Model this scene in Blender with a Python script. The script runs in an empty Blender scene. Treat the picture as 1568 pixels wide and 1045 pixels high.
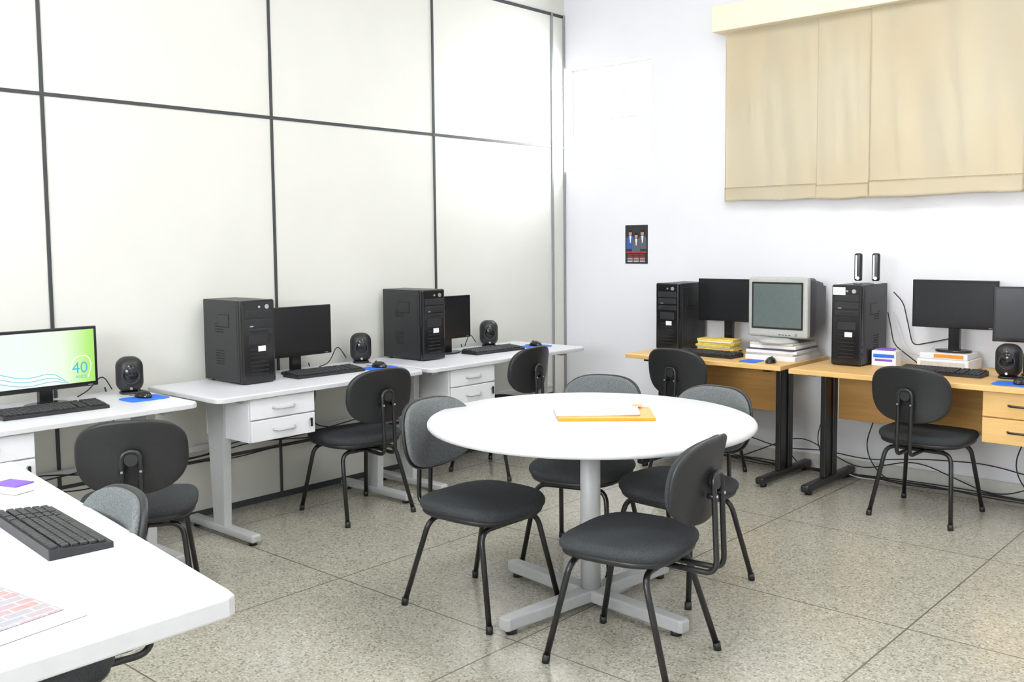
import bpy, bmesh, math, random
from mathutils import Matrix, Vector
random.seed(4)
sc=bpy.context.scene
col=sc.collection
# ---------------------------------------------------------------- materials
def mat(name,c,rough=.5,metal=0,var=.04,scale=30,bump=0,bscale=200,spec=.5,emit=None,estr=0,coat=0):
    m=bpy.data.materials.new(name);m.use_nodes=True;nt=m.node_tree;b=nt.nodes['Principled BSDF']
    tc=nt.nodes.new('ShaderNodeTexCoord');n=nt.nodes.new('ShaderNodeTexNoise');n.inputs['Scale'].default_value=scale;n.inputs['Detail'].default_value=3
    nt.links.new(tc.outputs['Object'],n.inputs['Vector'])
    r=nt.nodes.new('ShaderNodeValToRGB')
    r.color_ramp.elements[0].color=(*[x*(1-var) for x in c],1);r.color_ramp.elements[1].color=(*[min(1,x*(1+var)) for x in c],1)
    r.color_ramp.elements[0].position=.3;r.color_ramp.elements[1].position=.7
    nt.links.new(n.outputs['Fac'],r.inputs[0]);nt.links.new(r.outputs[0],b.inputs['Base Color'])
    b.inputs['Roughness'].default_value=rough;b.inputs['Metallic'].default_value=metal
    b.inputs['Specular IOR Level'].default_value=spec;b.inputs['Coat Weight'].default_value=coat
    if bump:
        n2=nt.nodes.new('ShaderNodeTexNoise');n2.inputs['Scale'].default_value=bscale
        bp=nt.nodes.new('ShaderNodeBump');bp.inputs['Strength'].default_value=bump;bp.inputs['Distance'].default_value=.003
        nt.links.new(tc.outputs['Object'],n2.inputs['Vector']);nt.links.new(n2.outputs['Fac'],bp.inputs['Height']);nt.links.new(bp.outputs[0],b.inputs['Normal'])
    if emit:
        b.inputs['Emission Color'].default_value=(*emit,1);b.inputs['Emission Strength'].default_value=estr
    return m
M={}
M['panel']=mat('partition_laminate',(.715,.715,.66),.5,var=.015,scale=3,spec=1.0)
M['wallw']=mat('painted_wall_white',(.83,.835,.87),.85,var=.015,scale=2,bump=.08,bscale=60,spec=.2)
M['ceil']=mat('ceiling_paint',(.85,.85,.85),.9,spec=.1)
M['strip']=mat('dark_profile',(.040,.045,.047),.45)
M['stripg']=mat('grey_profile',(.25,.26,.27),.45)
M['base']=mat('baseboard_paint',(.62,.62,.58),.6)
M['white']=mat('white_melamine',(.76,.775,.81),.32,var=.01,scale=4)
M['whitecab']=mat('white_cabinet',(.74,.75,.77),.45,var=.01)
M['edge']=mat('grey_edge_band',(.58,.59,.60),.45,var=.02)
M['greymet']=mat('grey_painted_steel',(.45,.46,.46),.42,var=.03)
M['fabd']=mat('charcoal_fabric',(.042,.047,.050),.9,var=.35,scale=260,bump=.5,bscale=500,spec=.3)
M['fabg']=mat('grey_fabric',(.13,.142,.142),.9,var=.35,scale=260,bump=.5,bscale=500,spec=.3)
M['shell']=mat('black_plastic_shell',(.013,.014,.015),.45,var=.15,scale=80)
M['tube']=mat('black_steel_tube',(.010,.010,.011),.3,var=.1)
M['case']=mat('black_case_steel',(.015,.016,.018),.42,var=.15,scale=60)
M['gloss']=mat('glossy_black_plastic',(.010,.010,.011),.16,var=.1)
M['slot']=mat('slot_dark',(.003,.003,.003),.6)
M['screen']=mat('screen_off',(.010,.011,.013),.22,var=.05)
M['silver']=mat('silver_trim',(.55,.56,.58),.3,.8)
M['label']=mat('white_label',(.8,.8,.8),.6)
M['key']=mat('keycap',(.022,.023,.025),.5)
M['blue']=mat('blue_mousepad',(.02,.15,.70),.7)
M['orange']=mat('orange_folder',(.86,.27,.012),.5)
M['paper']=mat('paper_white',(.80,.80,.82),.8,var=.02)
M['yellow']=mat('yellow_paper',(.74,.55,.10),.8,var=.1)
M['paperb']=mat('paper_buff',(.58,.54,.47),.8,var=.1)
M['crtf']=mat('crt_grey_plastic',(.44,.45,.43),.45)
M['crtb']=mat('crt_dark_plastic',(.070,.070,.075),.5)
M['crts']=mat('crt_glass',(.12,.15,.145),.12)
M['red']=mat('poster_red',(.45,.02,.03),.5)
M['pblack']=mat('poster_black',(.015,.015,.02),.35)
M['skin']=mat('poster_skin',(.45,.26,.19),.6)
M['pblue']=mat('poster_blue',(.03,.09,.32),.6)
M['pgrey']=mat('poster_grey',(.09,.10,.12),.6)
M['frame']=mat('window_frame_paint',(.60,.58,.62),.5)
M['purple']=mat('purple_card',(.18,.08,.45),.5)
M['cable']=mat('black_cable',(.012,.012,.014),.5)
M['cablew']=mat('white_cable',(.7,.7,.7),.5)
M['scyan']=mat('logo_cyan',(.02,.1,.12),.5,emit=(.04,.42,.60),estr=.9)
M['swhite']=mat('logo_white',(.1,.1,.1),.5,emit=(1,1,1),estr=1.0)
M['lamp']=mat('lamp_diffuser',(.9,.9,.9),.5,emit=(1,1,1),estr=3)
def nodesmat(name):
    m=bpy.data.materials.new(name);m.use_nodes=True;return m,m.node_tree,m.node_tree.nodes['Principled BSDF']
def N(nt,t,**k):
    n=nt.nodes.new(t)
    for a,v in k.items(): setattr(n,a,v)
    return n
def wood(name,c1,c2):
    m,nt,b=nodesmat(name);tc=N(nt,'ShaderNodeTexCoord');mp=N(nt,'ShaderNodeMapping');mp.inputs['Scale'].default_value=(1.5,18,18)
    n=N(nt,'ShaderNodeTexNoise');n.inputs['Scale'].default_value=2.5;n.inputs['Detail'].default_value=6
    r=N(nt,'ShaderNodeValToRGB');r.color_ramp.elements[0].color=(*c1,1);r.color_ramp.elements[1].color=(*c2,1);r.color_ramp.elements[0].position=.35;r.color_ramp.elements[1].position=.65
    L=nt.links.new;L(tc.outputs['Object'],mp.inputs[0]);L(mp.outputs[0],n.inputs[0]);L(n.outputs[0],r.inputs[0]);L(r.outputs[0],b.inputs['Base Color']);b.inputs['Roughness'].default_value=.42
    return m
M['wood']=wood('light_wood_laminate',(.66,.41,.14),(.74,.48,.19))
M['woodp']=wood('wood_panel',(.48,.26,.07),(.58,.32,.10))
m,nt,b=nodesmat('blind_fabric');tc=N(nt,'ShaderNodeTexCoord');n=N(nt,'ShaderNodeTexNoise');n.inputs['Scale'].default_value=1.2
r=N(nt,'ShaderNodeValToRGB');r.color_ramp.elements[0].color=(.92,.81,.60,1);r.color_ramp.elements[1].color=(.94,.87,.69,1);r.color_ramp.elements[0].position=.35;r.color_ramp.elements[1].position=.65
nt.links.new(tc.outputs['Object'],n.inputs[0]);nt.links.new(n.outputs[0],r.inputs[0]);nt.links.new(r.outputs[0],b.inputs['Base Color']);b.inputs['Roughness'].default_value=.8
n2=N(nt,'ShaderNodeTexNoise');n2.inputs['Scale'].default_value=350;bp=N(nt,'ShaderNodeBump');bp.inputs['Strength'].default_value=.15;bp.inputs['Distance'].default_value=.002
nt.links.new(tc.outputs['Object'],n2.inputs[0]);nt.links.new(n2.outputs[0],bp.inputs['Height']);nt.links.new(bp.outputs[0],b.inputs['Normal'])
M['blind']=m
# terrazzo floor
m,nt,b=nodesmat('terrazzo_floor');L=nt.links.new
tc=N(nt,'ShaderNodeTexCoord');v=N(nt,'ShaderNodeTexVoronoi');v.inputs['Scale'].default_value=135
L(tc.outputs['Object'],v.inputs['Vector'])
sep=N(nt,'ShaderNodeSeparateColor');L(v.outputs['Color'],sep.inputs[0])
r=N(nt,'ShaderNodeValToRGB');r.color_ramp.interpolation='CONSTANT'
e=r.color_ramp.elements;e[0].position=0;e[0].color=(.24,.225,.18,1);e[1].position=.10;e[1].color=(.36,.34,.275,1)
for p,c in ((.35,(.42,.40,.325)),(.65,(.465,.445,.37)),(.88,(.54,.52,.45))):
    q=e.new(p);q.color=(*c,1)
L(sep.outputs[0],r.inputs[0])
n=N(nt,'ShaderNodeTexNoise');n.inputs['Scale'].default_value=1.3;n.inputs['Detail'].default_value=4;L(tc.outputs['Object'],n.inputs[0])
mx=N(nt,'ShaderNodeMix',data_type='RGBA',blend_type='MULTIPLY');mx.inputs[0].default_value=.5
r2=N(nt,'ShaderNodeValToRGB');r2.color_ramp.elements[0].color=(.78,.78,.78,1);r2.color_ramp.elements[1].color=(1,1,1,1);r2.color_ramp.elements[0].position=.3;r2.color_ramp.elements[1].position=.7
L(n.outputs[0],r2.inputs[0]);L(r.outputs[0],mx.inputs[6]);L(r2.outputs[0],mx.inputs[7])
sx=N(nt,'ShaderNodeSeparateXYZ');L(tc.outputs['Object'],sx.inputs[0])
def joint(out,off):
    a=N(nt,'ShaderNodeMath',operation='ADD');a.inputs[1].default_value=off;L(out,a.inputs[0])
    w=N(nt,'ShaderNodeMath',operation='PINGPONG');w.inputs[1].default_value=.53;L(a.outputs[0],w.inputs[0])
    l=N(nt,'ShaderNodeMath',operation='LESS_THAN');l.inputs[1].default_value=.0034;L(w.outputs[0],l.inputs[0]);return l
j1=joint(sx.outputs[0],-.32+10.6);j2=joint(sx.outputs[1],.17+10.6)
mxx=N(nt,'ShaderNodeMath',operation='MAXIMUM');L(j1.outputs[0],mxx.inputs[0]);L(j2.outputs[0],mxx.inputs[1])
m3=N(nt,'ShaderNodeMix',data_type='RGBA');L(mxx.outputs[0],m3.inputs[0]);L(mx.outputs[2],m3.inputs[6]);m3.inputs[7].default_value=(.14,.13,.10,1)
L(m3.outputs[2],b.inputs['Base Color']);b.inputs['Roughness'].default_value=.18;b.inputs['Specular IOR Level'].default_value=.75
M['floor']=m
# green wallpaper screen
m,nt,b=nodesmat('screen_wallpaper');L=nt.links.new
tc=N(nt,'ShaderNodeTexCoord');sx=N(nt,'ShaderNodeSeparateXYZ');L(tc.outputs['Object'],sx.inputs[0])
w=N(nt,'ShaderNodeTexWave');w.inputs['Scale'].default_value=1.3;w.inputs['Distortion'].default_value=6;w.inputs['Detail'].default_value=1;w.inputs['Detail Scale'].default_value=.7
mp=N(nt,'ShaderNodeMapping');mp.inputs['Rotation'].default_value=(0.9,0,0);L(tc.outputs['Object'],mp.inputs[0]);L(mp.outputs[0],w.inputs[0])
mr=N(nt,'ShaderNodeMapRange');mr.inputs[1].default_value=-.12;mr.inputs[2].default_value=.28;L(sx.outputs[1],mr.inputs[0])
ad=N(nt,'ShaderNodeMath',operation='MULTIPLY_ADD');L(w.outputs[1],ad.inputs[0]);ad.inputs[1].default_value=.35;L(mr.outputs[0],ad.inputs[2])
r=N(nt,'ShaderNodeValToRGB');e=r.color_ramp.elements;e[0].position=.2;e[0].color=(.88,.97,.97,1);e[1].position=1.0;e[1].color=(.25,.72,.06,1)
q=e.new(.5);q.color=(.85,.98,.78,1);q=e.new(.78);q.color=(.48,.87,.20,1)
L(ad.outputs[0],r.inputs[0]);L(r.outputs[0],b.inputs['Emission Color']);b.inputs['Emission Strength'].default_value=1.0;b.inputs['Base Color'].default_value=(.02,.02,.02,1);b.inputs['Roughness'].default_value=.3
M['wall40']=m
# printed magazine
m,nt,b=nodesmat('printed_page');L=nt.links.new
tc=N(nt,'ShaderNodeTexCoord');br=N(nt,'ShaderNodeTexBrick');br.inputs['Scale'].default_value=9
br.inputs['Color1'].default_value=(.45,.10,.09,1);br.inputs['Color2'].default_value=(.20,.26,.34,1);br.inputs['Mortar'].default_value=(.55,.55,.55,1);br.inputs['Mortar Size'].default_value=.02
L(tc.outputs['Object'],br.inputs[0]);v=N(nt,'ShaderNodeTexNoise');v.inputs['Scale'].default_value=90;L(tc.outputs['Object'],v.inputs[0])
mx=N(nt,'ShaderNodeMix',data_type='RGBA');L(v.outputs[0],mx.inputs[0]);L(br.outputs[0],mx.inputs[6]);mx.inputs[7].default_value=(.35,.34,.34,1);L(mx.outputs[2],b.inputs['Base Color']);b.inputs['Roughness'].default_value=.4
M['print']=m
# ---------------------------------------------------------------- builder
def T(x,y,z): return Matrix.Translation((x,y,z))
def RZ(d): return Matrix.Rotation(math.radians(d),4,'Z')
def RY(d): return Matrix.Rotation(math.radians(d),4,'Y')
def RX(d): return Matrix.Rotation(math.radians(d),4,'X')
class Bd:
    def __init__(s): s.bm=bmesh.new();s.mats=[]
    def mi(s,k):
        if k not in s.mats: s.mats.append(k)
        return s.mats.index(k)
    def add(s,t,k,mx=None,smooth=False):
        i=s.mi(k)
        for f in t.faces: f.material_index=i;f.smooth=smooth
        if mx is not None: bmesh.ops.transform(t,matrix=mx,verts=t.verts)
        me=bpy.data.meshes.new('t');t.to_mesh(me);t.free();s.bm.from_mesh(me);bpy.data.meshes.remove(me)
    def box(s,c,d,k,bev=0,mx=None,seg=2,smooth=False):
        t=bmesh.new();bmesh.ops.create_cube(t,size=1)
        bmesh.ops.transform(t,matrix=T(*c)@Matrix.Diagonal((*d,1)),verts=t.verts)
        if bev: bmesh.ops.bevel(t,geom=t.edges[:],offset=bev,segments=seg,profile=.5,affect='EDGES')
        s.add(t,k,mx,smooth)
    def b2(s,a,b,k,bev=0,mx=None):
        s.box([(a[i]+b[i])/2 for i in range(3)],[abs(b[i]-a[i]) for i in range(3)],k,bev,mx)
    def prism(s,poly,z0,z1,k,bev=0,mx=None,seg=2):
        t=bmesh.new();vs=[t.verts.new((x,y,z0)) for x,y in poly];f=t.faces.new(vs)
        r=bmesh.ops.extrude_face_region(t,geom=[f]);nv=[v for v in r['geom'] if isinstance(v,bmesh.types.BMVert)]
        for v in nv: v.co.z=z1
        bmesh.ops.recalc_face_normals(t,faces=t.faces)
        if bev:
            es=[e for e in t.edges if abs(e.verts[0].co.z-e.verts[1].co.z)<1e-6]
            bmesh.ops.bevel(t,geom=es,offset=bev,segments=seg,profile=.5,affect='EDGES')
        s.add(t,k,mx)
    def cyl(s,p0,p1,r0,k,r1=None,seg=24,mx=None,smooth=True):
        p0=Vector(p0);p1=Vector(p1);d=p1-p0;t=bmesh.new()
        bmesh.ops.create_cone(t,cap_ends=True,segments=seg,radius1=r0,radius2=r0 if r1 is None else r1,depth=d.length)
        q=d.to_track_quat('Z','Y').to_matrix().to_4x4()
        bmesh.ops.transform(t,matrix=T(*((p0+p1)/2))@q,verts=t.verts)
        i=s.mi(k)
        s.add(t,k,mx,False)
        if smooth:
            s.bm.faces.ensure_lookup_table()
            for f in s.bm.faces[-(seg+2):]:
                if len(f.verts)==4: f.smooth=True
    def lathe(s,prof,k,seg=48,mx=None,scale=(1,1)):
        t=bmesh.new();rings=[]
        for r,z in prof:
            if r<1e-6: rings.append([t.verts.new((0,0,z))])
            else: rings.append([t.verts.new((r*scale[0]*math.cos(2*math.pi*i/seg),r*scale[1]*math.sin(2*math.pi*i/seg),z)) for i in range(seg)])
        s._rings(t,rings);bmesh.ops.recalc_face_normals(t,faces=t.faces);s.add(t,k,mx,True)
    def _rings(s,t,rings):
        for a,b in zip(rings,rings[1:]):
            n=max(len(a),len(b))
            for i in range(n):
                j=(i+1)%n
                if len(a)==1: t.faces.new((a[0],b[j],b[i]))
                elif len(b)==1: t.faces.new((a[i],a[j],b[0]))
                else: t.faces.new((a[i],a[j],b[j],b[i]))
    def pad(s,a,b,th,n,k,mx=None,curv=lambda x,y:0,seg=48,dome=0):
        t=bmesh.new();e=th/2/min(a,b);rs=[(0,-th/2),(.4,-th/2),(.75,-th/2)]
        for q in range(-4,5):
            an=math.radians(q*22.5);rs.append((1-e+e*math.cos(an),th/2*math.sin(an)))
        rs+=[(.75,th/2+dome*.45),(.4,th/2+dome*.85),(0,th/2+dome)];rings=[]
        for sc_,z in rs:
            ring=[]
            for i in range(seg if sc_>0 else 1):
                an=2*math.pi*i/seg;cx=math.cos(an);sy=math.sin(an)
                x=a*sc_*math.copysign(abs(cx)**(2/n),cx);y=b*sc_*math.copysign(abs(sy)**(2/n),sy)
                ring.append(t.verts.new((x,y,z+curv(x,y))))
            rings.append(ring)
        s._rings(t,rings);bmesh.ops.recalc_face_normals(t,faces=t.faces);s.add(t,k,mx,True)
    def ell(s,c,r,k,mx=None,zmin=None,seg=28):
        t=bmesh.new();bmesh.ops.create_uvsphere(t,u_segments=seg,v_segments=seg//2,radius=1)
        bmesh.ops.transform(t,matrix=T(*c)@Matrix.Diagonal((*r,1)),verts=t.verts)
        if zmin is not None:
            for v in t.verts: v.co.z=max(v.co.z,zmin)
        s.add(t,k,mx,True)
    def tube(s,pts,r,k,fil=.04,seg=10,mx=None,fs=6):
        pts=[Vector(p) for p in pts];P=[pts[0]]
        for i in range(1,len(pts)-1):
            a,b,c=pts[i-1],pts[i],pts[i+1];d1=(a-b);d2=(c-b);f=min(fil,d1.length*.49,d2.length*.49)
            p=b+d1.normalized()*f;q=b+d2.normalized()*f
            for j in range(fs+1):
                u=j/fs;P.append(p*(1-u)**2+b*2*u*(1-u)+q*u*u)
        P.append(pts[-1]);t=bmesh.new();rings=[]
        tan=(P[1]-P[0]).normalized();up=Vector((0,0,1)) if abs(tan.z)<.9 else Vector((1,0,0))
        nrm=(up-tan*up.dot(tan)).normalized()
        for i,p in enumerate(P):
            tn=((P[min(i+1,len(P)-1)]-P[max(i-1,0)])).normalized()
            nrm=(nrm-tn*nrm.dot(tn)).normalized();bn=tn.cross(nrm)
            rings.append([t.verts.new(p+nrm*r*math.cos(2*math.pi*j/seg)+bn*r*math.sin(2*math.pi*j/seg)) for j in range(seg)])
        s._rings(t,rings);t.faces.new(rings[0]);t.faces.new(rings[-1]);bmesh.ops.recalc_face_normals(t,faces=t.faces);s.add(t,k,mx,True)
    def text(s,body,size,k,mx):
        c=bpy.data.curves.new('t','FONT');c.body=body;c.size=size;c.align_x='CENTER';o=bpy.data.objects.new('t',c);col.objects.link(o)
        bpy.context.view_layer.update();me=bpy.data.meshes.new_from_object(o.evaluated_get(bpy.context.evaluated_depsgraph_get()))
        t=bmesh.new();t.from_mesh(me);s.add(t,k,mx);bpy.data.objects.remove(o);bpy.data.meshes.remove(me)
    def mesh(s,name):
        me=bpy.data.meshes.new(name);s.bm.to_mesh(me);s.bm.free()
        for k in s.mats: me.materials.append(M[k])
        return me
    def obj(s,name,loc=(0,0,0),rz=0): return place(s.mesh(name),name,loc,rz)
def place(me,name,loc=(0,0,0),rz=0):
    o=bpy.data.objects.new(name,me);o.location=loc;o.rotation_euler=(0,0,math.radians(rz));col.objects.link(o);return o
# ---------------------------------------------------------------- room
XR,YB,ZC=7.2,-8.2,3.9
b=Bd();b.b2((-.1,YB,-.1),(XR,.2,0),'floor');b.obj('floor')
b=Bd();b.b2((-.1,YB,ZC),(XR,.2,ZC+.1),'ceil');b.obj('ceiling')
b=Bd();b.b2((-.1,YB,0),(0,.2,ZC),'panel');b.obj('wall_left')
b=Bd();WX,WT,WB=.804,2.83,2.044
b.b2((WX,0,0),(XR,.2,ZC),'wallw');b.b2((0,0,0),(WX,.2,WB),'wallw');b.b2((0,0,WT),(WX,.2,ZC),'wallw');b.obj('wall_back')
b=Bd();b.b2((XR,YB,0),(XR+.1,.2,ZC),'wallw');b.obj('wall_right')
b=Bd();b.b2((-.1,YB-.1,0),(2,YB,ZC),'wallw');b.b2((5,YB-.1,0),(XR,YB,ZC),'wallw');b.b2((2,YB-.1,0),(5,YB,1.4),'wallw');b.b2((2,YB-.1,2.5),(5,YB,ZC),'wallw');b.obj('wall_front')
b=Bd()
for x in (2,3,4,5): b.box((x,YB-.05,1.95),(.04,.05,1.1),'frame',.004)
for z in (1.4,1.95,2.5): b.box((3.5,YB-.05,z),(3,.05,.04),'frame',.004)
b.obj('window_2')
b=Bd();sw=.0088
for y in (-7.84,-6.557,-5.271,-3.985,-2.699,-1.413): b.b2((0,y-sw,0),(.007,y+sw,ZC),'strip',.001)
for z in (.31,2.224): b.b2((0,YB,z-sw),(.0065,-.157,z+sw),'strip',.001)
b.b2((0,YB,0),(.008,-.157,.035),'strip',.001)
b.obj('trim_1')
b=Bd()
b.b2((0,-.157-.010,0),(.012,-.157+.010,3.24),'stripg',.002);b.b2((0,-.020,0),(.012,-.002,3.24),'stripg',.002)
b.b2((0,YB,3.226-.011),(.0065,-.002,3.226+.011),'strip',.001);b.b2((0,-.157,2.224-.008),(.0064,-.02,2.224+.008),'stripg',.001)
b.obj('trim_2')
b=Bd();b.b2((0,-7.5,.37),(.03,-.2,.40),'whitecab',.003);b.obj('trim_3')
b=Bd();b.b2((.02,-.018,0),(XR,0,.09),'base',.004);b.obj('baseboard_back')
# window grille: verticals behind, horizontals slightly in front
b=Bd();yw=.13
for x in (.015,WX-.016): b.box((x,yw,(WT+WB)/2),(.03,.04,WT-WB),'frame',.003)
for z in (WB+.016,WT-.016): b.box((WX/2,yw,z),(WX-.06,.036,.03),'frame',.003)
for x in (.13,.64): b.box((x,yw,(WT+WB)/2),(.022,.020,WT-WB-.06),'frame')
for z in (2.24,2.43,2.63): b.box((WX/2,yw-.0165,z),(WX-.06,.013,.020),'frame')
b.obj('window_1')
def sheet(b,x0,x1,z0,z1,y,k,amp,ph,nx=60,nz=40):
    t=bmesh.new();g=[]
    for j in range(nz+1):
        row=[]
        for i in range(nx+1):
            u=i/nx;v=j/nz;x=x0+(x1-x0)*u;z=z0+(z1-z0)*v
            yy=y+amp*(math.sin(u*9+ph)*(.5+.5*(1-v))+.5*math.sin(u*21+ph*2+v*3)*(1-v))
            zz=z+.004*math.sin(u*7+ph)*(1-v)
            row.append(t.verts.new((x,yy,zz)))
        g.append(row)
    for j in range(nz):
        for i in range(nx): t.faces.new((g[j][i],g[j][i+1],g[j+1][i+1],g[j+1][i]))
    r=bmesh.ops.solidify(t,geom=t.faces[:],thickness=.003);s_=b.add(t,k,None,True)
b=Bd()
sheet(b,1.444,2.115,1.758,2.93,-.060,'blind',.003,0);sheet(b,1.444,2.115,1.756,1.85,-.065,'blind',.003,0,nz=6)
sheet(b,2.10,2.455,1.752,2.93,-.070,'blind',.003,1.5);sheet(b,2.10,2.455,1.748,1.84,-.075,'blind',.003,1.5,nz=6)
sheet(b,2.44,3.31,1.756,2.93,-.082,'blind',.005,3);sheet(b,2.44,3.31,1.750,1.85,-.088,'blind',.006,3,nz=6)
sheet(b,3.33,4.2,1.756,2.93,-.070,'blind',.005,5);sheet(b,3.33,4.2,1.750,1.85,-.076,'blind',.005,5,nz=6)
b.b2((1.385,-.15,2.885),(4.3,-.005,3.055),'blind',.006)
b.obj('window_blind')
b=Bd();b.b2((.579,-.004,1.326),(.778,-.001,1.612),'pblack')
WM=T(.6785,-.0045,1.47)@RX(90)
for dx,dy,k in ((-.052,.0,'pblue'),(.055,.0,'pgrey'),(.0,-.02,'pgrey')):
    b.prism([(dx-.036,dy-.035),(dx+.036,dy-.035),(dx+.034,dy+.045),(dx+.018,dy+.062),(dx-.018,dy+.062),(dx-.034,dy+.045)],0,.001,k,mx=WM@T(0,0,.0005 if dx==0 else 0))
    b.prism([(dx-.003,dy+.01),(dx+.003,dy+.01),(dx+.009,dy+.06),(dx-.009,dy+.06)],0,.0022,'paper',mx=WM)
    b.pad(.014,.019,.002,2,'skin',WM@T(dx,dy+.080,.002),seg=20);b.pad(.015,.009,.002,2,'slot',WM@T(dx,dy+.097,.003),seg=16)
for dx in (-.055,0,.055):
    for j in range(6): b.box((dx,-.078-j*.010,.001),(.045,.004,.001),'red' if j<3 else 'label',mx=WM)
b.box((0,-.058,.0015),(.18,.010,.001),'red',mx=WM)
b.obj('wall_calendar_poster')
# ---------------------------------------------------------------- furniture
HL=.765;HR=.75
def drawers(b,y0,y1,x0,x1,z0,z1,k,kf,handle='greymet',n=2):
    b.b2((x0,y0,z0),(x1-.018,y1,z1),k,.003);h=(z1-z0)/n
    for i in range(n):
        b.b2((x1-.018,y0+.004,z0+i*h+.003),(x1,y1-.004,z0+(i+1)*h-.003),kf,.004)
        zc=z0+(i+.5)*h;yc=(y0+y1)/2;w=.065
        b.tube([(x1-.002,yc-w,zc),(x1+.022,yc-w*.7,zc-.006),(x1+.022,yc+w*.7,zc-.006),(x1-.002,yc+w,zc)],.0065,handle,fil=.02,seg=8)
    zk=z0+h*.5+.02
    b.cyl((x1,y1-.035,zk),(x1+.010,y1-.035,zk),.009,'silver',seg=14);b.box((x1+.014,y1-.035,zk-.015),(.004,.012,.045),'slot',.001)
def deskL(y0,y1,dr,legs):
    b=Bd();x1=.715
    def rr(x0,x1_,ya,yb,r=.05):
        P=[(x0,ya),(x1_-r,ya)]+[(x1_-r+r*math.sin(a),ya+r-r*math.cos(a)) for a in [math.radians(q) for q in range(15,90,15)]]+[(x1_,ya+r),(x1_,yb-r)]
        P+=[(x1_-r+r*math.cos(a),yb-r+r*math.sin(a)) for a in [math.radians(q) for q in range(15,90,15)]]+[(x1_-r,yb),(x0,yb)];return P
    b.prism(rr(.045,x1,y0,y1),HL-.026,HL-.004,'edge',.003);b.prism(rr(.048,x1-.003,y0+.003,y1-.003),HL-.006,HL,'white',.002)
    if dr: drawers(b,dr[0],dr[1],.28,.69,.515,HL-.027,'whitecab','whitecab')
    for ly in legs:
        b.prism([(.34,.05),(.44,.05),(.47,HL-.027),(.30,HL-.027)],ly-.0225,ly+.0225,'greymet',.003,mx=Matrix(((1,0,0,0),(0,0,1,0),(0,1,0,0),(0,0,0,1))))
        b.box((.40,ly,.037),(.60,.06,.042),'greymet',.014,seg=3)
        for fx in (.14,.66): b.cyl((fx,ly,0),(fx,ly,.018),.02,'shell',seg=16)
        b.box((.38,ly,HL-.04),(.5,.05,.026),'greymet',.003)
    return b.obj('computer_desk')
deskL(-5.1,-3.62,(-4.78,-4.36),(-3.74,-4.98))
deskL(-3.53,-2.185,(-3.34,-2.95),(-3.33,-2.31))
deskL(-2.14,-.66,(-1.96,-1.57),(-2.03,-.80))
b=Bd();P=[(1.33,-4.69),(2.995,-4.888),(3.022,-4.895),(3.033,-4.915),(3.036,-5.62),(1.33,-5.62)]
b.prism(P,HL-.045,HL,'edge',.006,seg=3)
b.prism([(1.338,-4.70),(2.993,-4.897),(3.014,-4.903),(3.026,-4.920),(3.028,-5.612),(1.338,-5.612)],HL-.01,HL+.001,'white',.0008)
for x in (1.6,2.8):
    b.box((x,-5.3,.38),(.045,.10,.68),'greymet',.004);b.box((x,-5.3,.037),(.06,.6,.042),'greymet',.014,seg=3)
    for fy in (-5.5,-5.1): b.cyl((x,fy,0),(x,fy,.018),.02,'shell',seg=16)
b.obj('work_table')
def deskR(x0,x1,y1,legs,dr=None,mod=None):
    b=Bd()
    b.b2((x0,y1,HR-.028),(x1,-.04,HR),'wood',.004);b.b2((x0,y1-.004,HR-.029),(x1,y1+.004,HR-.002),'wood',.003)
    for lx in legs:
        b.box((lx,-.33,.39),(.035,.055,.66),'tube',.006);b.box((lx,-.45,.39),(.035,.055,.66),'tube',.006);b.box((lx,-.39,.39),(.012,.1,.64),'tube')
        b.box((lx,-.38,.04),(.055,.68,.045),'tube',.014,seg=3);b.box((lx,-.39,HR-.04),(.05,.5,.024),'tube',.003)
        for fy in (-.66,-.1): b.cyl((lx,fy,0),(lx,fy,.018),.02,'tube',seg=14)
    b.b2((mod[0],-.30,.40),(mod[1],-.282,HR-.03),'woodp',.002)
    if dr:
        X0,X1=dr
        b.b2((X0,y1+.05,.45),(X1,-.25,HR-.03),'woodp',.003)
        for i in range(2):
            z0=.453+i*.135;b.b2((X0+.004,y1+.032,z0),(X1-.004,y1+.05,z0+.128),'wood',.003)
            zc=z0+.065;xc=(X0+X1)/2;b.tube([(xc-.06,y1+.034,zc),(xc-.05,y1+.01,zc),(xc+.05,y1+.01,zc),(xc+.06,y1+.034,zc)],.006,'tube',fil=.02,seg=8)
    return b.obj('wooden_desk')
deskR(1.08,2.19,-.715,(1.2,2.06),mod=(1.22,2.04))
deskR(2.27,3.85,-.775,(2.35,3.72),dr=(3.31,3.68),mod=(2.37,3.30))
# round table
b=Bd()
b.lathe([(0,.738),(.64,.738),(.652,.741),(.658,.748),(.658,.757),(.654,.763),(.645,.765)],'edge',96)
b.lathe([(.650,.7648),(.645,.767),(0,.767)],'white',96)
b.cyl((0,0,.06),(0,0,.735),.041,'greymet',seg=36);b.cyl((0,0,.71),(0,0,.738),.13,'greymet',seg=36)
for a in (0,90,180,270):
    R=RZ(a);b.prism([(.0,-.036),(.47,-.028),(.485,-.02),(.485,.02),(.47,.028),(0,.036)],.018,.068,'greymet',.008,mx=R,seg=3)
    b.cyl((.44,0,0),(.44,0,.02),.022,'shell',seg=16,mx=R)
tb=b.obj('round_meeting_table',(2.415,-2.86,0),-6);tb.scale=(1.01,1.01,1.016)
b=Bd();b.box((.0,-.005,.006),(.39,.27,.012),'orange',.0015)
b.box((-.035,.028,.0145),(.34,.225,.004),'paper',.0005,mx=RZ(3));b.box((-.03,.03,.0185),(.34,.225,.003),'paper',0,mx=RZ(-2))
b.prism([(.12,.10),(.155,.085),(.17,.125),(.14,.14)],.0205,.022,'orange');b.obj('folder_with_papers',(2.43,-2.78,.7797),40)
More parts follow.
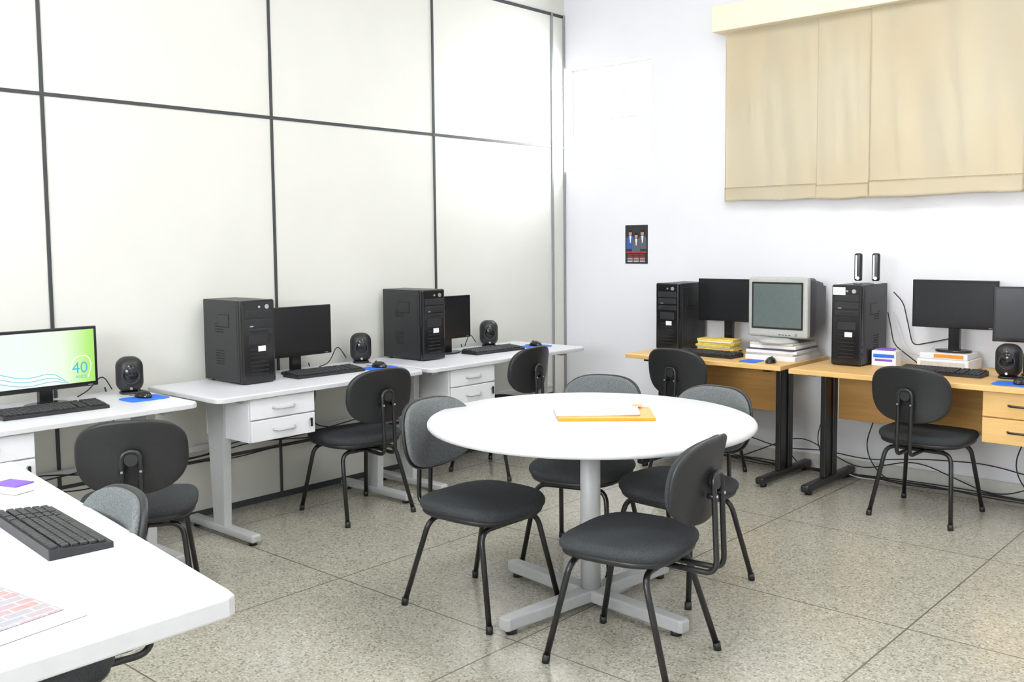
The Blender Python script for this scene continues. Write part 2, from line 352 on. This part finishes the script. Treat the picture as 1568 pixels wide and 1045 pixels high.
# ---------------------------------------------------------------- chairs
def chair_mesh(name,backfab):
    b=Bd();dz=.022
    sc_=lambda x,y: -.012*max(0,(x-.08)/.14)**2+.35*y*y*.3
    b.pad(.222,.233,.05,3.2,'fabd',T(0,0,.415+dz),curv=sc_,dome=.008)
    b.pad(.212,.223,.03,3.2,'shell',T(0,0,.388+dz),curv=sc_)
    o=-.292
    Bm=T(o,0,.688)@RY(-9)@Matrix(((0,0,1,0),(1,0,0,0),(0,1,0,0),(0,0,0,1)))
    cv=lambda x,y: 1.1*x*x-.25*y*y
    b.pad(.200,.144,.03,2.7,backfab,Bm@T(0,0,.012),curv=cv,dome=.003)
    b.pad(.208,.152,.022,2.7,'shell',Bm@T(0,0,-.006),curv=cv)
    r=.0115
    for sx,fx in ((.145,.225),(-.14,-.25)):
        b.tube([(fx,-.215,.008),(sx,-.170,.352+dz),(sx,.170,.352+dz),(fx,.215,.008)],r,'tube',fil=.055,seg=12)
        for w in (-.215,.215): b.cyl((fx,w,0),(fx*.985,w*.985,.03),.0145,'shell',seg=12)
    for y in (-.11,.11): b.box((0,y,.366+dz),(.31,.03,.016),'tube',.003)
    y=.034
    b.tube([(.02,-y,.358+dz),(o-.053,-y,.352+dz),(o-.038,-y,.715),(o-.038,y,.715),(o-.053,y,.352+dz),(.02,y,.358+dz)],.010,'tube',fil=.05,seg=12)
    b.box((-.05,0,.358+dz),(.16,.12,.018),'tube',.004)
    for yy in (-y,y): b.cyl((o-.051,yy,.64),(o-.018,yy,.64),.010,'tube',seg=14);b.cyl((o-.054,yy,.64),(o-.050,yy,.64),.005,'silver',seg=10)
    b.cyl((o-.043,0,.685),(o-.008,0,.685),.026,'shell',seg=20)
    return b.mesh(name)
cg=chair_mesh('office_chair_grey','fabg');cb=chair_mesh('office_chair_black','fabd')
for me,x,y,a in ((cg,2.085,-3.155,1),(cb,2.83,-3.175,188),(cg,2.56,-2.42,266),(cg,2.035,-2.42,286),
    (cb,.57,-2.60,174),(cb,.52,-1.37,186),(cb,1.00,-4.08,149),(cg,2.235,-5.055,264),(cb,3.01,-.62,88),(cb,1.58,-.62,90)):
    place(me,'office_chair',(x,y,0),a)
# ---------------------------------------------------------------- electronics (local front = +X)
def tower(loc,rz,h=.44,w=.19,d=.37,sticker=False):
    b=Bd();b.b2((-d/2,-w/2,.008),(d/2-.02,w/2,h),'case',.004);X=d/2
    b.b2((X-.02,-w/2-.001,.004),(X+.012,w/2+.001,h+.002),'gloss',.010)
    xf=X+.012
    for z in (h-.075,h-.12): b.box((xf,0,z),(.006,w*.80,.038),'case',.003)
    b.box((xf,0,h-.165),(.006,w*.8,.03),'case',.003);b.box((xf+.003,0,h-.165),(.004,w*.5,.006),'slot')
    b.box((xf+.002,-w*.22,h-.135),(.004,.02,.006),'silver')
    for i in range(7): b.box((xf,0,.05+i*.022),(.004,w*.55,.007),'slot',.001)
    b.box((xf,0,.235),(.004,w*.62,.05),'case',.004)
    b.cyl((xf,w*.25,h-.035),(xf+.006,w*.25,h-.035),.012,'silver',seg=18);b.cyl((xf,w*.02,h-.035),(xf+.005,w*.02,h-.035),.006,'silver',seg=12)
    b.box((xf+.001,w*.08,.185),(.003,.045,.028),'label')
    if sticker: b.box((xf+.004,-w*.24,h-.035),(.003,.075,.045),'label')
    for sgn in (-1,1):
        yy=sgn*(w/2)
        b.box((-.01,yy,h*.50),(d*.86,.004,h*.88),'case',.002)
        for i in range(6):
            for j in range(6): b.cyl((-.02+i*.014-.035,yy+sgn*.001,.10+j*.014),(-.02+i*.014-.035,yy+sgn*.0035,.10+j*.014),.004,'slot',seg=8)
            for j in range(4): b.cyl((-.02+i*.014-.035,yy+sgn*.001,.27+j*.014),(-.02+i*.014-.035,yy+sgn*.0035,.27+j*.014),.004,'slot',seg=8)
        b.box((d*.0+.02,yy+sgn*.002,.33),(.11,.003,.07),'slot',.001);b.box((d*.0+.02,yy+sgn*.0028,.33),(.10,.003,.06),'case',.001)
    for px in (-d/2+.04,d/2-.05):
        for py in (-w/2+.03,w/2-.03): b.cyl((px,py,0),(px,py,.012),.012,'shell',seg=12)
    return b.obj('computer_tower',loc,rz)
def monitor(loc,rz,w=.48,h=.285,zb=.095,on=False):
    b=Bd();zc=zb+h/2
    b.box((0,0,zc),(.022,w,h),'gloss',.004);b.box((-.016,0,zc),(.03,w*.75,h*.7),'shell',.010)
    b.box((.0113,0,zc+.004),(.0012,w-.028,h-.036),'wall40' if on else 'screen')
    if on:
        SM=T(.0122,0,zc)@Matrix(((0,0,1,0),(1,0,0,0),(0,1,0,0),(0,0,0,1)))
        b.text('40',.075,'scyan',SM@T(.155,-.075,0));b.text('ANOS',.02,'scyan',SM@T(.16,-.10,0))
        for k in range(5): b.tube([(.0124,-.22,zc-.085+.011*k),(.0124,-.1,zc-.118+.009*k),(.0124,.03,zc-.10+.010*k),(.0124,.10,zc-.118)],.0013,'scyan' if k%2==0 else 'swhite',fil=.1,seg=6)
        b.tube([(.0124,.11,zc-.06),(.0124,.125,zc+.0),(.0124,.19,zc+.01),(.0124,.212,zc-.04),(.0124,.19,zc-.10)],.0022,'swhite',fil=.04,seg=6)
        for i in range(5): b.box((.0122,-.21,zc+.09-i*.025),(.001,.012,.014),'scyan' if i%2 else 'label')
    b.box((.0115,w*.42,zb+.008),(.001,.02,.003),'silver')
    b.prism([(-.03,-.03),(0,-.03),(0,.03),(-.03,.03)],.012,zb+.06,'gloss',.002)
    b.pad(.058,.10,.014,2.2,'gloss',T(.0,0,.007),seg=36)
    return b.obj('computer_monitor',loc,rz)
def keyboard(loc,rz,name='keyboard'):
    b=Bd();W=.45;D=.15;b.prism([(-D/2,0),(D/2,0),(D/2,.014),(-D/2,.026)],-W/2,W/2,'shell',.003,mx=Matrix(((1,0,0,0),(0,0,1,0),(0,1,0,0),(0,0,0,1))))
    sl=-.012/D
    for r in range(6):
        x=-.056+r*.0215+(0 if r else -.004);z=.020+sl*x+.003
        y=-.215
        while y<.212:
            wd=.0165
            if r==5 and -.13<y<-.02: wd=.11
            if abs(y-.085)<.006 or abs(y-.135)<.004: y+=.008;continue
            b.box((x,y+wd/2,z),(.0175,wd,.008),'key',.0015,seg=1);y+=wd+.0025
    return b.obj(name,loc,rz)
def mouse(loc,rz):
    b=Bd();b.ell((0,0,.004),(.052,.031,.033),'gloss',zmin=.0);b.cyl((-.02,0,.034),(-.03,0,.030),.006,'case',seg=12);b.tube([(-.05,0,.01),(-.07,.005,.004),(-.09,-.01,.004)],.002,'cable',seg=6)
    return b.obj('computer_mouse',loc,rz)
def mpad(loc,rz,w=.2,d=.17):
    b=Bd();b.pad(d/2,w/2,.003,6,'blue',T(0,0,.0018));return b.obj('mouse_pad',loc,rz)
def speaker(loc,rz):
    b=Bd();b.pad(.055,.05,.012,2.4,'shell',T(0,0,.006))
    b.box((0,0,.095),(.118,.128,.178),'shell',.052,seg=8,smooth=True)
    b.ell((.014,0,.105),(.054,.054,.070),'gloss')
    F=T(.040,0,.090)@RY(84)
    b.lathe([(.040,.0),(.043,.020),(.039,.026),(.035,.022),(.030,.012),(.014,.004),(.011,.012),(0,.016)],'case',32,mx=F)
    b.cyl((.048,0,.030),(.062,0,.030),.007,'silver',seg=14)
    return b.obj('desktop_speaker',loc,rz)
Z=HL+.0005
tower((.235,-3.105,Z),0,.44,.20,.36);monitor((.235,-2.735,Z),0);keyboard((.395,-2.66,Z),-3);speaker((.15,-2.20,Z),-35)
mpad((.45,-2.31,Z),0);mouse((.44,-2.30,Z+.0035),10)
tower((.235,-1.84,Z),0,.44,.19,.36);monitor((.235,-1.53,Z),0,w=.40);keyboard((.40,-1.27,Z),-3);speaker((.14,-1.04,Z),-40);mouse((.42,-.86,Z+.0035),0);mpad((.42,-.86,Z),0)
monitor((.25,-4.13,Z),0,on=True,zb=.07);keyboard((.45,-4.19,Z),-3);speaker((.19,-3.70,Z),-20);mpad((.41,-3.74,Z),0,.2,.16);mouse((.39,-3.735,Z+.0035),10)
keyboard((2.295,-4.97,HL+.0015),85)
b=Bd();b.box((0,0,.006),(.30,.42,.011),'paper',.001);b.box((.004,.004,.0125),(.295,.415,.002),'paper',0,mx=RZ(1.2));b.box((.0,.0,.0150),(.235,.355,.001),'print');b.obj('magazine_stack',(2.72,-5.33,HL+.0015),-82)
b=Bd();b.box((0,0,.012),(.10,.07,.022),'paper',.002);b.box((0,0,.0255),(.098,.068,.004),'purple',.001);b.obj('purple_card_box',(1.77,-4.86,HL+.0015),20)
# right desks
Z=HR+.0005
tower((1.20,-.215,Z),-90,.455,.18,.34);monitor((1.545,-.18,Z),-90,zb=.20,w=.45);keyboard((1.57,-.50,Z),-92);mpad((1.94,-.60,Z),-90,.12,.14);mouse((2.07,-.60,Z),-80)
def stack(name,loc,rz,specs):
    b=Bd();z=0
    for w,d,h,k in specs:
        b.box((random.uniform(-.008,.008),random.uniform(-.008,.008),z+h/2),(w,d,h),k,.0015,mx=RZ(random.uniform(-4,4)));z+=h+.0004
    return b.obj(name,loc,rz),z
stack('yellow_paper_stack',(1.56,-.335,Z),0,[(.26,.12,.014,'yellow') if i%3 else (.25,.12,.008,'paper') for i in range(8)])
_,zz=stack('document_pile',(2.00,-.31,Z),0,[(.33,.36,.03,'paper'),(.32,.34,.012,'paperb'),(.33,.33,.018,'paper'),(.31,.34,.01,'crtb'),(.3,.33,.02,'paper'),(.29,.32,.012,'paperb')])
b=Bd()
b.lathe([(0,0),(.12,0),(.12,.012),(.07,.03),(0,.03)],'crtf',40)
b.box((.0,0,.220),(.05,.405,.375),'crtf',.016,seg=3);b.box((.024,0,.230),(.006,.35,.295),'slot',.006);b.box((.0255,0,.230),(.006,.33,.275),'crts',.006)
b.box((-.06,0,.220),(.09,.40,.365),'crtb',.02,seg=3)
t=bmesh.new();bmesh.ops.create_cube(t,size=1)
for v in t.verts:
    bk=v.co.x<0;v.co=Vector((-.33 if bk else -.09,v.co.y*(.31 if bk else .39),(.225 if bk else .220)+v.co.z*(.27 if bk else .35)))
bmesh.ops.bevel(t,geom=t.edges[:],offset=.02,segments=3,affect='EDGES');b.add(t,'crtb')
b.cyl((.024,.13,.055),(.03,.13,.055),.009,'silver',seg=16)
for i in range(4): b.box((.026,.02+i*.022,.050),(.004,.012,.005),'crtb')
b.obj('crt_monitor',(2.015,-.39,Z+zz),-92)
tower((2.478,-.265,Z),-90,.475,.18,.38,True)
zt=Z+.477
b=Bd()
for y in (-.05,.05):
    b.pad(.022,.03,.01,2.4,'silver',T(0,y,.005));b.box((0,y,.10),(.032,.045,.165),'gloss',.012,seg=3,mx=T(0,0,0));b.box((.017,y-.01,.10),(.003,.010,.14),'silver',.001)
    b.cyl((.016,y,.035),(.02,y,.035),.010,'silver',seg=14)
b.obj('desktop_speaker_pair',(2.53,-.30,zt),-80)
b=Bd();b.box((0,0,.045),(.10,.14,.09),'paper',.002);b.box((.051,0,.06),(.001,.12,.02),'blue');b.box((.051,0,.035),(.001,.10,.012),'purple');b.box((0,0,.096),(.06,.09,.01),'purple',.002);b.obj('small_product_box',(2.655,-.30,Z),-88)
b=Bd();b.box((0,0,.03),(.24,.28,.06),'paper',.003);b.box((0,.0,.078),(.22,.26,.034),'whitecab',.003);b.box((.1215,0,.03),(.002,.24,.035),'paperb');b.box((.112,.03,.08),(.002,.16,.02),'orange');b.obj('cardboard_box',(2.98,-.21,Z),-90)
monitor((3.005,-.22,Z+.0965),-90,w=.465,h=.275,zb=.135)
keyboard((3.02,-.47,Z),-90)
monitor((3.47,-.27,Z),-80,w=.48,h=.30,zb=.18)
speaker((3.35,-.43,Z),-85);speaker((3.50,-.49,Z),-85)
mpad((3.45,-.65,Z),-90,.22,.16);mouse((3.46,-.64,Z+.0035),-90)
# cables
def cable(b,pts,k='cable',r=.0035): b.tube(pts,r,k,fil=.12,seg=6,fs=8)
b=Bd()
for j in range(6):
    pts=[];x=1.3+random.random()*.3
    while x<4.6:
        pts.append((x,-.05-random.random()*.14,.006+random.random()*(.03 if j<4 else .22)));x+=.25+random.random()*.2
    cable(b,pts)
for x in (1.95,2.18,2.24,2.5,3.35): cable(b,[(x,-.06,HR-.04),(x+.04,-.12,.45),(x-.06,-.08,.18),(x+.1,-.14,.01),(x+.4,-.1,.01)],'cable' if x!=2.24 else 'cablew')
b.obj('floor_cable_tangle')
b=Bd()
for j in range(3):
    pts=[];y=-5.0+random.random()*.3
    while y<-.8:
        pts.append((.05+random.random()*.035,y,.33+random.random()*.09-(.05 if j>1 else 0)));y+=.25+random.random()*.25
    cable(b,pts)
for y in (-3.75,-2.5,-2.15,-1.2): cable(b,[(.025,y,HL+.02),(.03,y+.05,.6),(.07,y-.04,.42),(.06,y+.2,.36)])
b.obj('wall_cable_run')
b=Bd()
for p in ([(.125,-3.76,.02),(.09,-3.79,.10),(.05,-3.84,.02),(.12,-3.93,.004)],[(.09,-2.265,.03),(.06,-2.31,.12),(.06,-2.37,.01),(.13,-2.5,.004)],[(.08,-1.11,.03),(.06,-1.15,.10),(.06,-1.2,.01)]):
    cable(b,[(x,y,z+HL) for x,y,z in p],r=.003)
b.obj('speaker_cable')
b=Bd()
cable(b,[(2.60,-.06,Z+.42),(2.66,-.06,Z+.36),(2.72,-.06,Z+.10),(2.80,-.06,Z+.12),(2.95,-.06,Z+.16)]);cable(b,[(2.6,-.06,Z+.3),(2.69,-.08,Z+.06),(2.80,-.07,Z+.04),(2.84,-.06,Z+.1)],'cablew');cable(b,[(2.59,-.12,Z+.3),(2.62,-.14,Z+.2),(2.64,-.15,Z+.11),(2.78,-.15,Z+.01)])
b.obj('monitor_cable')
# ---------------------------------------------------------------- lights
for i,(x,y,en) in enumerate(((2.6,-2.4,45),(2.6,-5.6,56),(5.3,-2.4,43),(5.3,-5.6,56))):
    b=Bd();b.box((0,0,-.03),(1.3,.36,.06),'whitecab',.006);b.box((0,0,-.064),(1.22,.28,.008),'lamp',.002);b.obj('ceiling_light_fixture',(x,y,ZC),90)
    l=bpy.data.lights.new('fluorescent_light','AREA');l.shape='RECTANGLE';l.size=1.2;l.size_y=.9;l.energy=en;l.color=(1,.993,.985)
    o=bpy.data.objects.new('fluorescent_light',l);o.location=(x,y,ZC-.09);o.rotation_euler=(0,0,math.radians(90));col.objects.link(o)
w=bpy.data.worlds.new('sky');sc.world=w;w.use_nodes=True;bg=w.node_tree.nodes['Background'];bg.inputs[0].default_value=(.93,.965,1,1);bg.inputs[1].default_value=25
# ---------------------------------------------------------------- camera
a,p,r=.7305,.0775,-.0096
F=Vector((-math.sin(a)*math.cos(p),math.cos(a)*math.cos(p),-math.sin(p)));R0=Vector((math.cos(a),math.sin(a),0));U0=R0.cross(F)
R=R0*math.cos(r)+U0*math.sin(r);U=-R0*math.sin(r)+U0*math.cos(r)
cd=bpy.data.cameras.new('camera');cam=bpy.data.objects.new('camera',cd);col.objects.link(cam)
cam.matrix_world=Matrix(((R.x,U.x,-F.x,4.7883),(R.y,U.y,-F.y,-5.9817),(R.z,U.z,-F.z,1.5),(0,0,0,1)))
cd.sensor_width=36;cd.lens=1480.98/1568*36;cd.shift_y=(485.01-522.67)/1568;cd.clip_start=.02
sc.camera=cam
sc.view_settings.view_transform='Standard'
